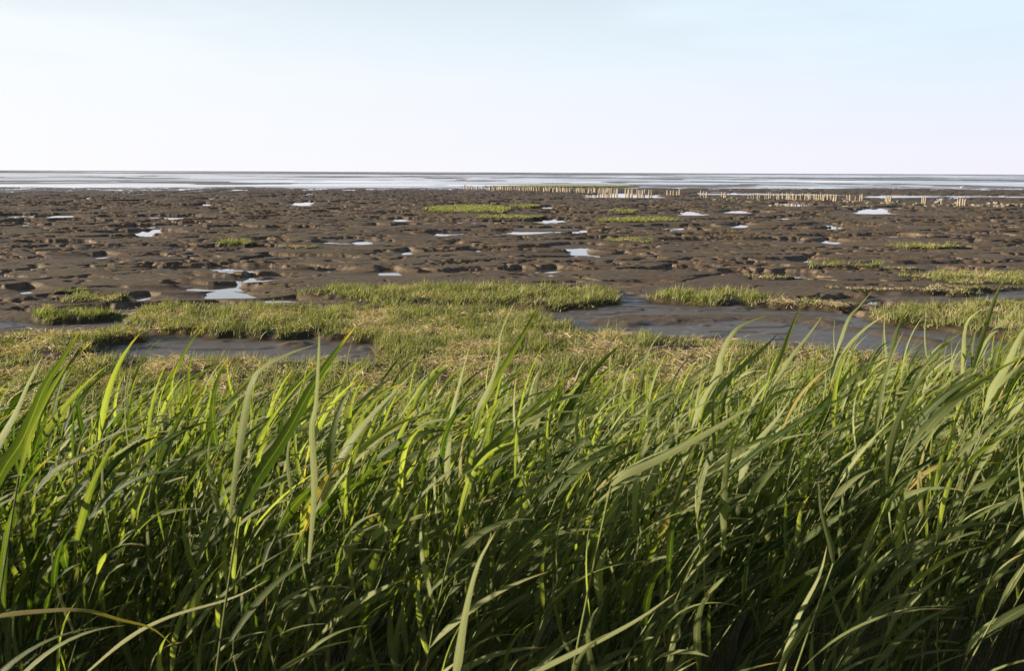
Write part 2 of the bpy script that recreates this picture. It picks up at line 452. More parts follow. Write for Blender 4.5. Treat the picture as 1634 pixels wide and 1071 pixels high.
def mat_leaf(name, dark, light, dry, transl=.42, spec=.15, rough=.42):
    m, ns, ls = nodes(name)
    at = ns.new('ShaderNodeAttribute'); at.attribute_name = 'rnd'
    sp = ns.new('ShaderNodeSeparateColor'); ls.new(at.outputs['Color'], sp.inputs[0])
    uv = ns.new('ShaderNodeUVMap'); suv = ns.new('ShaderNodeSeparateXYZ'); ls.new(uv.outputs[0], suv.inputs[0])
    u, v = suv.outputs[0], suv.outputs[1]
    col = mixc(ns, ls, sp.outputs[0], dark, light)
    # fine long veins and the pale midrib
    vein = mth(ns, ls, 'SINE', mth(ns, ls, 'MULTIPLY', u, 75.0))
    col = mixc(ns, ls, mapr(ns, ls, vein, -1, 1, 0, .22), col, tuple(c * .62 for c in dark))
    mid = mapr(ns, ls, mth(ns, ls, 'ABSOLUTE', mth(ns, ls, 'SUBTRACT', u, .5)), .035, .012)
    col = mixc(ns, ls, mth(ns, ls, 'MULTIPLY', mid, .45), col, tuple(min(1, c * 1.5) for c in light))
    # blotches of age, dry tips
    g = ns.new('ShaderNodeNewGeometry')
    bl = noise(ns, ls, g.outputs['Position'], 14, 3)
    col = mixc(ns, ls, mapr(ns, ls, bl, .55, .75, 0, .2), col, tuple(.5 * (a + b) for a, b in zip(light, dry)))
    tipf = mth(ns, ls, 'ADD', v, mth(ns, ls, 'MULTIPLY', sp.outputs[1], .13))
    col = mixc(ns, ls, mapr(ns, ls, tipf, .96, 1.06), col, dry)
    col = mixc(ns, ls, sp.outputs[2], col, dry)
    # the underside is paler and greyer
    bf = mth(ns, ls, 'MULTIPLY', g.outputs['Backfacing'], .35)
    front = mixc(ns, ls, bf, col, tuple(.6 * c + k for c, k in zip(light, (.08, .08, .035))))
    p = ns.new('ShaderNodeBsdfPrincipled'); ls.new(front, p.inputs['Base Color'])
    p.inputs['Roughness'].default_value = rough; p.inputs['Specular IOR Level'].default_value = spec
    b = ns.new('ShaderNodeBump'); b.inputs['Strength'].default_value = .25; b.inputs['Distance'].default_value = .001
    ls.new(vein, b.inputs['Height']); ls.new(b.outputs[0], p.inputs['Normal'])
    t = ns.new('ShaderNodeBsdfTranslucent')
    tcol = mixc(ns, ls, 1.0, col, (1.85, 2.05, .45), 'MULTIPLY'); ls.new(tcol, t.inputs['Color'])
    mx = ns.new('ShaderNodeMixShader'); mx.inputs[0].default_value = transl
    ls.new(p.outputs[0], mx.inputs[1]); ls.new(t.outputs[0], mx.inputs[2])
    o = ns.new('ShaderNodeOutputMaterial'); ls.new(mx.outputs[0], o.inputs[0])
    return m

def mat_simple(name, c1, c2, scale, rough=.8, stretch=None, bump=.5, dist=.01):
    m, ns, ls = nodes(name)
    tc = ns.new('ShaderNodeTexCoord'); mp = ns.new('ShaderNodeMapping'); ls.new(tc.outputs['Object'], mp.inputs[0])
    if stretch: mp.inputs['Scale'].default_value = stretch
    oi = ns.new('ShaderNodeObjectInfo')
    n = noise(ns, ls, mp.outputs[0], scale, 5, .65)
    col = mixc(ns, ls, mapr(ns, ls, n, .3, .7), c1, c2)
    col = mixc(ns, ls, mapr(ns, ls, oi.outputs['Random'], 0, 1, 0, .45), col, tuple(c * .55 for c in c1))
    p = ns.new('ShaderNodeBsdfPrincipled'); ls.new(col, p.inputs['Base Color']); p.inputs['Roughness'].default_value = rough
    b = ns.new('ShaderNodeBump'); b.inputs['Strength'].default_value = bump; b.inputs['Distance'].default_value = dist
    ls.new(n, b.inputs['Height']); ls.new(b.outputs[0], p.inputs['Normal'])
    o = ns.new('ShaderNodeOutputMaterial'); ls.new(p.outputs[0], o.inputs[0])
    return m

M_MUD, M_WATER = mat_mud(), mat_water()
M_REED = mat_leaf('reed_leaf', (.028, .052, .010), (.270, .290, .135), (.34, .25, .085))
M_STEM = mat_leaf('reed_stem', (.055, .085, .022), (.120, .145, .045), (.34, .26, .12), transl=.05)
M_GRASS = mat_leaf('marsh_grass_blade', (.045, .070, .012), (.205, .225, .050), (.50, .375, .275), transl=.24, spec=.3, rough=.55)
M_POST = mat_simple('weathered_post_wood', (.37, .305, .215), (.22, .18, .13), 9, .85, (1, 1, .12))
M_ROCK = mat_simple('groyne_rock', (.23, .19, .145), (.10, .085, .07), 5, .85, None, .8, .03)

# ------------------------------------------------------------------ ground sheet
def build_ground():
    rows = [np.arange(-40, -6, 1.0), np.arange(-6, 8, .2), np.arange(8, 14, .09), np.arange(14, 34, .055), np.arange(34, 62, .075),
            np.arange(62, 110, .13), np.arange(110, 260, .30)]
    y = np.concatenate(rows)
    y = np.concatenate([y, 260 * 1.025 ** np.arange(0, 150)])
    nc = 1300
    u = np.linspace(-1, 1, nc)
    hw = 0.60 * np.maximum(y, 0) + 5.0 + np.maximum(0, 8 - y) * 2.0
    X = hw[:, None] * u[None, :]; Y = np.repeat(y[:, None], nc, 1)
    x, yy = X.ravel(), Y.ravel()
    h, wet, turf, alg = mud(x, yy)
    V = np.stack([x, yy, h], 1)
    nr = len(y)
    i = (np.arange(nr - 1)[:, None] * nc + np.arange(nc - 1)[None, :]).ravel()
    q = np.stack([i, i + 1, i + nc + 1, i + nc], 1)
    me = mesh_from('mudflat', V, quads=q, attrs={'mask': np.stack([wet, turf, alg], 1)})
    o = link('mudflat_ground', me, M_MUD, kind='structure', label='brown tidal mudflat full of small scarps and puddles')
    print('ground verts', len(V))

WATER_Z = -0.125
def build_water():
    V = np.array([[-90, 11, WATER_Z], [90, 11, WATER_Z], [9000, 14000, WATER_Z], [-9000, 14000, WATER_Z]])
    V = np.array([[-14, 12, WATER_Z], [14, 12, WATER_Z], [9000, 14000, WATER_Z], [-9000, 14000, WATER_Z]])
    me = mesh_from('water', V, quads=[[0, 1, 2, 3]])
    link('water', me, M_WATER, kind='structure', label='shallow sea water and tide pools mirroring the pale sky')

build_ground(); build_water()

# ------------------------------------------------------------------ ribbons (leaves and blades)
def norm(a): return a / (np.linalg.norm(a, axis=-1, keepdims=True) + 1e-12)

def ribbons(P0, D0, L, W, bend, roll0, roll1, S, A, fold, prof):
    n = len(P0); P = P0.astype(float).copy(); D = norm(D0.astype(float))
    up = np.array([0, 0, 1.0])
    side = norm(np.cross(D, up + 1e-3)); out = np.zeros((n, S + 1, A, 3))
    for k in range(S + 1):
        t = k / S
        side = norm(side - (side * D).sum(1, keepdims=True) * D)
        nrm = np.cross(side, D)
        a = (roll0 + (roll1 - roll0) * t)[:, None]
        s = side * np.cos(a) + nrm * np.sin(a); nn = np.cross(s, D)
        w = (W * prof(t))[:, None]
        if A == 3:
            out[:, k, 0] = P - s * w * .5 + nn * w * fold
            out[:, k, 1] = P
            out[:, k, 2] = P + s * w * .5 + nn * w * fold
        else:
            out[:, k, 0] = P - s * w * .5; out[:, k, 1] = P + s * w * .5
        if k < S:
            D = norm(D + bend * (1.0 / S) * (0.4 + 1.2 * t))
            P = P + D * (L / S)[:, None]
    return out

def ribbon_faces(n, S, A):
    b = (np.arange(n)[:, None, None] * (S + 1) * A + np.arange(S)[None, :, None] * A + np.arange(A - 1)[None, None, :]).ravel()
    return np.stack([b, b + 1, b + A + 1, b + A], 1)

def ribbon_uv(n, S, A):
    u = np.linspace(0, 1, A)[None, None, :, None]; v = np.linspace(0, 1, S + 1)[None, :, None, None]
    return np.concatenate([np.broadcast_to(u, (n, S + 1, A, 1)), np.broadcast_to(v, (n, S + 1, A, 1))], -1)

def rib_attr(r, S, A):
    return np.broadcast_to(r[:, None, None, :], (len(r), S + 1, A, 3))

def leaf_prof(t):
    a = min(1.0, .45 + t * 2.4)
    return max(.015, a * (1 - t) ** .75 * 1.05 if t > .25 else a * (1 - .25) ** .75 * 1.05 * (0.85 + .6 * t))
blade_prof = lambda t: max(.04, (1 - t) ** .7)

def tube(path, r0, r1, k=5):
    path = np.asarray(path, float); n = len(path)
    V = []
    for i in range(n):
        d = norm((path[min(i + 1, n - 1)] - path[max(i - 1, 0)])[None])[0]
        s = norm(np.cross(d, [0.1, 1, 0.05])[None])[0]; u = np.cross(s, d)
        r = r0 + (r1 - r0) * i / (n - 1)
        for j in range(k):
            a = 2 * math.pi * j / k
            V.append(path[i] + (s * math.cos(a) + u * math.sin(a)) * r)
    q = [[i * k + j, i * k + (j + 1) % k, (i + 1) * k + (j + 1) % k, (i + 1) * k + j] for i in range(n - 1) for j in range(k)]
    return np.array(V), np.array(q)

# ------------------------------------------------------------------ marsh grass
def grass(name, x, y, hmean, dryness, label, wscale=1.0, extra=None, **props):
    n = len(x)
    h, _, _, _ = mud(x, y)
    clump = fbm(x, y, .55, 3, 201, .65)
    dist = y
    d_noise = 1.4 * fbm(x, y, 1.1, 3, 205) + .25 * fbm(x, y, .35, 1, 209)
    isdry = (rng.random(n) < np.clip(dryness + 1.1 * d_noise, .03, .97)).astype(float)
    H = hmean * np.clip(1 + 1.3 * clump, .35, 1.9) * rng.uniform(.5, 1.35, n) * np.where(isdry > 0, .85, 1.0)
    P = np.stack([x, y, h - .01], 1)
    az = rng.random(n) * 2 * np.pi; lean = rng.uniform(.05, .5, n) + isdry * rng.uniform(.1, 1.1, n)
    D = np.stack([np.cos(az) * lean + .22, np.sin(az) * lean, np.ones(n)], 1)
    W = rng.uniform(.007, .017, n) * np.maximum(1, dist / 17) ** .9 * wscale
    bend = np.stack([.35 + .5 * np.cos(az), .5 * np.sin(az), -.15 - .6 * isdry], 1) * rng.uniform(.3, 1.2, n)[:, None]
    V = ribbons(P, D, H, W, bend, rng.uniform(-1.5, 1.5, n), rng.uniform(-1.5, 1.5, n), 3, 2, 0, blade_prof)
    r = np.stack([np.clip(rng.normal(.42, .36, n) + .7 * clump, 0, 1), rng.random(n), np.clip(isdry * rng.uniform(.6, 1, n) + (1 - isdry) * .12 * rng.random(n), 0, 1)], 1)
    me = mesh_from(name, V, quads=ribbon_faces(n, 3, 2), uv=ribbon_uv(n, 3, 2), attrs={'rnd': rib_attr(r, 3, 2)})
    return link(name, me, M_GRASS, label=label, **props)

def sample_poly(poly, per_m2, jit, seed, margin=.3):
    lo, hi = poly.min(0) - margin, poly.max(0) + margin
    n = int((hi - lo).prod() * per_m2)
    x = rng.uniform(lo[0], hi[0], n); y = rng.uniform(lo[1], hi[1], n)
    k = np.abs(x) < .60 * y + 2; x, y = x[k], y[k]
    s = mask_poly(poly, x, y, jit, 1.1, seed)
    # thin out towards the edge and in bare spots
    keep = rng.random(len(x)) < np.clip((s + .14) * 6, 0, 1) * np.clip(.95 + 2.4 * fbm(x, y, .8, 3, 231), .04, 1)
    return x[keep], y[keep]

LAB = {
 'A': ('salt_grass', 'long green and straw salt grass bank beyond the left grey mud channel'),
 'B': ('salt_grass', 'long narrow green grass strip with a dark undercut edge across the middle mud'),
 'C': ('salt_grass', 'dense green grass island alone at the head of the grey channel'),
 'D': ('salt_grass', 'low dry brown grass tuft just right of the dense green island'),
 'E': ('salt_grass', 'green grass bank at the right edge nearest above the tall reeds'),
 'F': ('salt_grass', 'wide mixed green and yellow grass bank farther out at the right edge'),
 'F2': ('salt_grass', 'flat strip of dry straw grass in front of the wide right bank'),
 'G': ('salt_grass', 'small green grass tussock left of the dry straw grass at the right'),
 'G2': ('salt_grass', 'sparse dry grass patch between a small green tussock and wide bank'),
 'G3': ('salt_grass', 'sparse dry grass patch on bare mud left of the small green tussock'),
 'H': ('salt_grass', 'narrow pale green grass islet on open mud at the right, below the stones'),
 'I': ('salt_grass', 'largest bright green grass islet far out before the wooden posts'),
 'J': ('salt_grass', 'tiny green grass islet right of the largest far islet'),
 'K': ('salt_grass', 'thin low green streak of grass just nearer than the largest far islet'),
 'L': ('salt_grass', 'long bright green grass islet below the middle of the post row'),
 'M': ('salt_grass', 'tiny green grass islet directly behind the long bright islet'),
 'N': ('salt_grass', 'low sparse grass patch on mud nearer than the long bright islet'),
 'O': ('salt_grass', 'lone small green grass islet on the left mudflat'),
 'O2': ('salt_grass', 'faint low grass streak right of the lone left islet'),
 'P': ('salt_grass', 'low grass patch farthest out of the three left bank patches'),
 'Q': ('salt_grass', 'middle of the three grass patches at the left bank, beside a puddle'),
 'S': ('salt_grass', 'nearest of the three left grass patches, above a brown mud hollow'),
 'U': ('salt_grass', 'thin dull green grass bank at the water line behind the post row'),
 'T': ('salt_grass', 'short green tuft between the long strip and the long grass bank'),
}
for i, (k, (pts, hh, dry, den, jit)) in enumerate(PATCHES.items()):
    dist = PG[k][:, 1].mean()
    per = 1150 * den / max(1, dist / 17) ** 1.3
    x, y = sample_poly(PG[k], per, jit * RAG, 500 + 7 * i)
    if len(x) == 0: continue
    nm, lb = LAB[k]
    if k in ('A', 'B', 'G2', 'G3', 'F2', 'N', 'P', 'O2'):
        grass(nm, x, y, hh * HS, dry, lb, kind='stuff')
    else:
        grass(nm, x, y, hh * HS, dry, lb, category='grass tussock', group='grass islets on the mudflat', kind='thing')
# the near salt marsh below the reeds
x = rng.uniform(-13, 15, 360000); y = rng.uniform(6.0, 19, 360000)
s = mask_poly(MARSH, x, y, .45, 1.2, 700); s = np.where(y < 9.5, 1, s)
kk = (s > -.12) & (np.abs(x) < .60 * y + 1) & (rng.random(len(x)) < np.clip(.85 + 2.6 * fbm(x, y, .8, 3, 233), .05, 1)) & (rng.random(len(x)) < np.clip((s + .14) * 6, 0, 1))
for p in DIRT: kk &= (rng.random(len(x)) > .85 * sstep(-.1, .35, mask_poly(p, x, y, .5, .8, 811)))
print('marsh blades', kk.sum())
grass('marsh_grass', x[kk], y[kk], .14, .41, 'tangled green and straw marsh grass behind the tall reeds', kind='stuff')

def straw(x, y, label):
    n = len(x); h, _, _, _ = mud(x, y)
    az = rng.random(n) * 2 * np.pi
    P = np.stack([x, y, h + rng.uniform(.01, .10, n)], 1)
    D = np.stack([np.cos(az), np.sin(az), rng.uniform(-.1, .75, n)], 1)
    V = ribbons(P, D, rng.uniform(.08, .26, n), rng.uniform(.006, .014, n), np.stack([0 * az, 0 * az, -rng.uniform(.2, 1.2, n)], 1), rng.uniform(-1.5, 1.5, n), rng.uniform(-1.5, 1.5, n), 3, 2, 0, blade_prof)
    r = np.stack([rng.random(n), rng.random(n), rng.uniform(.8, 1, n)], 1)
    me = mesh_from('straw', V, quads=ribbon_faces(n, 3, 2), uv=ribbon_uv(n, 3, 2), attrs={'rnd': rib_attr(r, 3, 2)})
    link('dead_grass', me, M_GRASS, label=label, kind='stuff')
x = rng.uniform(-13, 15, 260000); y = rng.uniform(6.0, 24, 260000)
s = np.maximum(mask_poly(MARSH, x, y, .45, 1.2, 700), np.maximum(mask_poly(PG['A'], x, y, .35 * RAG, 1.1, 500), mask_poly(PG['D'], x, y, .25 * RAG, 1.1, 521)))
s = np.where(y < 9.5, 1, s)
kk = (s > 0) & (np.abs(x) < .60 * y + 1) & (rng.random(len(x)) < np.clip(.15 + 2.2 * fbm(x, y, 1.1, 3, 205), .03, 1))
straw(x[kk], y[kk], 'pale dead grass strands lying tangled over the marsh turf')
print('straw', kk.sum())

# ------------------------------------------------------------------ reeds
WIND = np.array([1.0, .12, 0.0])
def bed_edge(x):  # far edge of the reed bed
    return np.interp(x, [-6, -3, -1, 1, 3, 5, 7], [6.3, 6.1, 5.9, 6.6, 7.8, 8.8, 9.4])

def reed_specs(n):
    y = 2.0 + (9.4 - 2.0) * rng.random(n) ** 1.1
    x = rng.uniform(-1, 1, n) * (.60 * y + 2.7) - .9
    edge = bed_edge(x) + .5 * fbm(x, y, 1.2, 2, 251)
    dens = np.clip(.8 + 2.0 * fbm(x, y, .9, 2, 255), .15, 1)
    k = (y < edge) & (rng.random(n) < dens)
    x, y = x[k], y[k]
    z = bank_h(x, y) + .05
    H = 1.08 * (1 + .22 * fbm(x, y, 1.5, 2, 261)) * rng.uniform(.72, 1.12, len(x)) * np.interp(x / y, [-.6, 0, .6], [1.0, 1.05, 1.30])
    H *= np.interp(y, [1.9, 2.6, 3.4, 5, 9], [1.0, 1.08, 1.10, 1.03, .95])
    lim = np.interp(x / y, [-.6, -.1, .25, .5, .7], [575, 560, 540, 490, 470]) + rng.normal(0, 14, len(x))
    H = np.minimum(H, (CAM_Z - y * (lim - 275) / FPX - z - .20) / .93)
    H *= np.interp(bed_edge(x) - y, [-.3, .6, 1.5], [.6, .85, 1])
    return x, y, z, H

def reed_leaf_params(x, y, z, H, per):
    """all leaves of all shoots: arrays"""
    n = len(x)
    lean = rng.normal(.16, .08, n); leany = rng.normal(.0, .07, n)
    def stem_pt(t, i):
        return np.stack([x[i] + H[i] * (lean[i] * t + .14 * t * t), y[i] + H[i] * leany[i] * t, z[i] + H[i] * .93 * t], -1)
    idx = np.repeat(np.arange(n), per)
    j = np.tile(np.arange(per), n)
    t = .40 + .57 * (j + rng.uniform(0, .8, n * per)) / per
    P = stem_pt(t, idx)
    az = rng.uniform(-np.pi, np.pi, n * per)
    topness = t
    spread = rng.uniform(.30, .75, n * per) * (1.15 - .4 * topness)
    D = np.stack([np.cos(az) * spread * 1.05 + .15 + .15 * topness, np.sin(az) * spread * 1.15, np.full(n * per, .95)], 1)
    L = rng.uniform(.17, .34, n * per) * (.75 + .35 * topness); W = rng.uniform(.010, .026, n * per)
    g = rng.uniform(.0, 1.0, n * per) ** 1.6
    bend = np.stack([.42 + .5 * g, .1 + .25 * np.sin(az) * g, -.25 - .8 * g], 1)
    return idx, P, D, L, W, bend, lean, leany, stem_pt

def reed_rnd(idx, n, x, y):
    shoot = np.clip(.42 + .7 * fbm(x, y, 1.4, 2, 271) + rng.normal(0, .18, n), 0, 1)
    m = len(idx)
    return np.stack([np.clip(shoot[idx] + rng.normal(0, .22, m), 0, 1), rng.random(m), (rng.random(m) < .014) * rng.uniform(.4, 1, m)], 1)

x, y, z, H = reed_specs(9400)
# individual reeds: the ones that stand nearest inside the view
inview = (np.abs(x) < .50 * y + .1) & (y > 1.45)
order = np.argsort(np.where(inview, y, 1e9))
IND = set(order[:250].tolist())
mass = np.array([i for i in range(len(x)) if i not in IND])
xm, ym, zm, Hm = x[mass], y[mass], z[mass], H[mass]
PER = 9
idx, P, D, L, W, bend, lean, leany, sp_ = reed_leaf_params(xm, ym, zm, Hm, PER)
S = 9
V = ribbons(P, D, L, W, bend, rng.normal(-.75, .6, len(P)), rng.normal(-.75, .8, len(P)), S, 3, .13, leaf_prof)
r = reed_rnd(idx, len(xm), xm, ym)
me = mesh_from('reed_leaves', V, quads=ribbon_faces(len(P), S, 3), uv=ribbon_uv(len(P), S, 3), attrs={'rnd': rib_attr(r, S, 3)})
bed = link('reed_bed', me, M_REED, kind='stuff', label='dense green reed bed bent by the wind, filling behind the nearest reeds')
# stems of the mass: thin three-sided rods
ns_ = len(xm); T = np.linspace(0, 1, 6)
ring = []
for t in T:
    c = np.stack([xm + Hm * (lean * t + .14 * t * t), ym + Hm * leany * t, zm - .05 + Hm * .95 * t], -1)
    rr = (.0022 * (1 - .6 * t))
    ring.append(np.stack([c + rr * np.array([math.cos(a), math.sin(a), 0]) for a in (0, 2.094, 4.189)], 1))
Vs = np.stack(ring, 1)     # n, 6, 3, 3
b = (np.arange(ns_)[:, None, None] * 18 + np.arange(5)[None, :, None] * 3)
q = np.concatenate([np.stack([b[..., 0] + j, b[..., 0] + (j + 1) % 3, b[..., 0] + 3 + (j + 1) % 3, b[..., 0] + 3 + j], -1).reshape(-1, 4) for j in range(3)])
rs = np.stack([rng.random(ns_), rng.random(ns_), (rng.random(ns_) < .12) * .8], 1)
uvs = np.zeros((ns_, 6, 3, 2)); uvs[..., 0] = .3; uvs[..., 1] = .4
me = mesh_from('reed_stems', Vs, quads=q, uv=uvs, attrs={'rnd': np.broadcast_to(rs[:, None, None, :], (ns_, 6, 3, 3))})
link('stems', me, M_STEM, parent=bed)
print('mass reeds', ns_)

def make_reed(x0, y0, z0, H0, label, group, tone):
    xa, ya, za, Ha = (np.array([q]) for q in (x0, y0, z0, H0))
    per = 7
    idx, P, D, L, W, bend, lean, leany, spt = reed_leaf_params(xa, ya, za, Ha, per)
    base = np.array([x0, y0, z0])
    e = empty('reed', base, label, 'reed', group)
    path = [spt(np.array([t]), np.array([0]))[0] - base for t in np.linspace(-.04, 1, 8)]
    Vt, qt = tube(path, .0028, .0012)
    me = mesh_from('reed_stem', Vt, quads=qt, uv=np.tile([.3, .4], (len(Vt), 1)), attrs={'rnd': np.tile(rng.random(3) * [1, 1, .15], (len(Vt), 1))})
    link('stem', me, M_STEM, e)
    r = reed_rnd(idx, 1, xa, ya)
    r[:, 0] = np.clip(tone + rng.normal(0, .10, per), 0, 1)
    V = ribbons(P - base, D, L, W * 1.05, bend, rng.normal(-.75, .6, per), rng.normal(-.75, .8, per), 12, 3, .13, leaf_prof)
    for j in range(per):
        me = mesh_from('reed_leaf', V[j], quads=ribbon_faces(1, 12, 3), uv=ribbon_uv(1, 12, 3), attrs={'rnd': rib_attr(r[j:j + 1], 12, 3)})
        link('leaf', me, M_REED, e)

for i in sorted(IND):
    a = x[i] / y[i]
    place = ('at the far left', 'left of the middle', 'in the middle', 'right of the middle', 'at the far right')[int(np.clip((a + .5) * 5, 0, 4.99))]
    row = 'front row' if y[i] < np.median(y[list(IND)]) else 'second row'
    tone, tw_ = random.choice(((.08, 'dark green'), (.45, 'mid green'), (.85, 'pale yellow-green')))
    make_reed(x[i], y[i], z[i], H[i], f'{tw_} wind-bent reed in the {row} of the near thicket, {place}', f'{tw_} reeds, {row}, {place}', tone)

# ------------------------------------------------------------------ prominent reeds with the leaves the photo shows
def catmull(pts, S):
    pts = np.asarray(pts, float); n = len(pts)
    P = np.vstack([2 * pts[0] - pts[1], pts, 2 * pts[-1] - pts[-2]])
    out = []
    for k in range(S + 1):
        u = k / S * (n - 1); i = min(int(u), n - 2); t = u - i
        p0, p1, p2, p3 = P[i], P[i + 1], P[i + 2], P[i + 3]
        out.append(.5 * ((2 * p1) + (-p0 + p2) * t + (2 * p0 - 5 * p1 + 4 * p2 - p3) * t * t + (-p0 + 3 * p1 - 3 * p2 + p3) * t ** 3))
    return np.array(out)

SUNV = np.array(sd)
def hero_leaf(e, base, pts, w, depth, tone, dry=0.0, tw=.3, flip=0.0):
    n = len(pts)
    P3 = [at_depth(px, py, depth * (1 + .05 * flip * k / (n - 1))) for k, (px, py) in enumerate(pts)]
    S = 22
    path = catmull(P3, S)
    W = w / FPX * depth
    V = np.zeros((1, S + 1, 3, 3))
    view = norm((path - np.array([0, 0, CAM_Z])))
    for k in range(S + 1):
        t = k / S
        d = norm((path[min(k + 1, S)] - path[max(k - 1, 0)])[None])[0]
        s = norm(np.cross(d, view[k])[None])[0]; nn = np.cross(s, d)
        sg = 1 if (np.cross(s * math.cos(.7) + nn * math.sin(.7), d) @ SUNV) * np.sign(np.cross(s * math.cos(.7) + nn * math.sin(.7), d) @ -view[k]) > 0 else -1
        a = (.7 if tone >= .5 else -.35) * sg + .5 * tw * math.sin(2.2 * t + w)
        s2 = s * math.cos(a) + nn * math.sin(a); n2 = np.cross(s2, d)
        ww = W * leaf_prof(t) * 1.05
        V[0, k, 0] = path[k] - s2 * ww / 2 + n2 * ww * .13 - base
        V[0, k, 1] = path[k] - base
        V[0, k, 2] = path[k] + s2 * ww / 2 + n2 * ww * .13 - base
    r = np.array([[tone, rng.random(), dry]])
    me = mesh_from('reed_leaf', V, quads=ribbon_faces(1, S, 3), uv=ribbon_uv(1, S, 3), attrs={'rnd': rib_attr(r, S, 3)})
    link('leaf', me, M_REED, e)
    return P3[0]

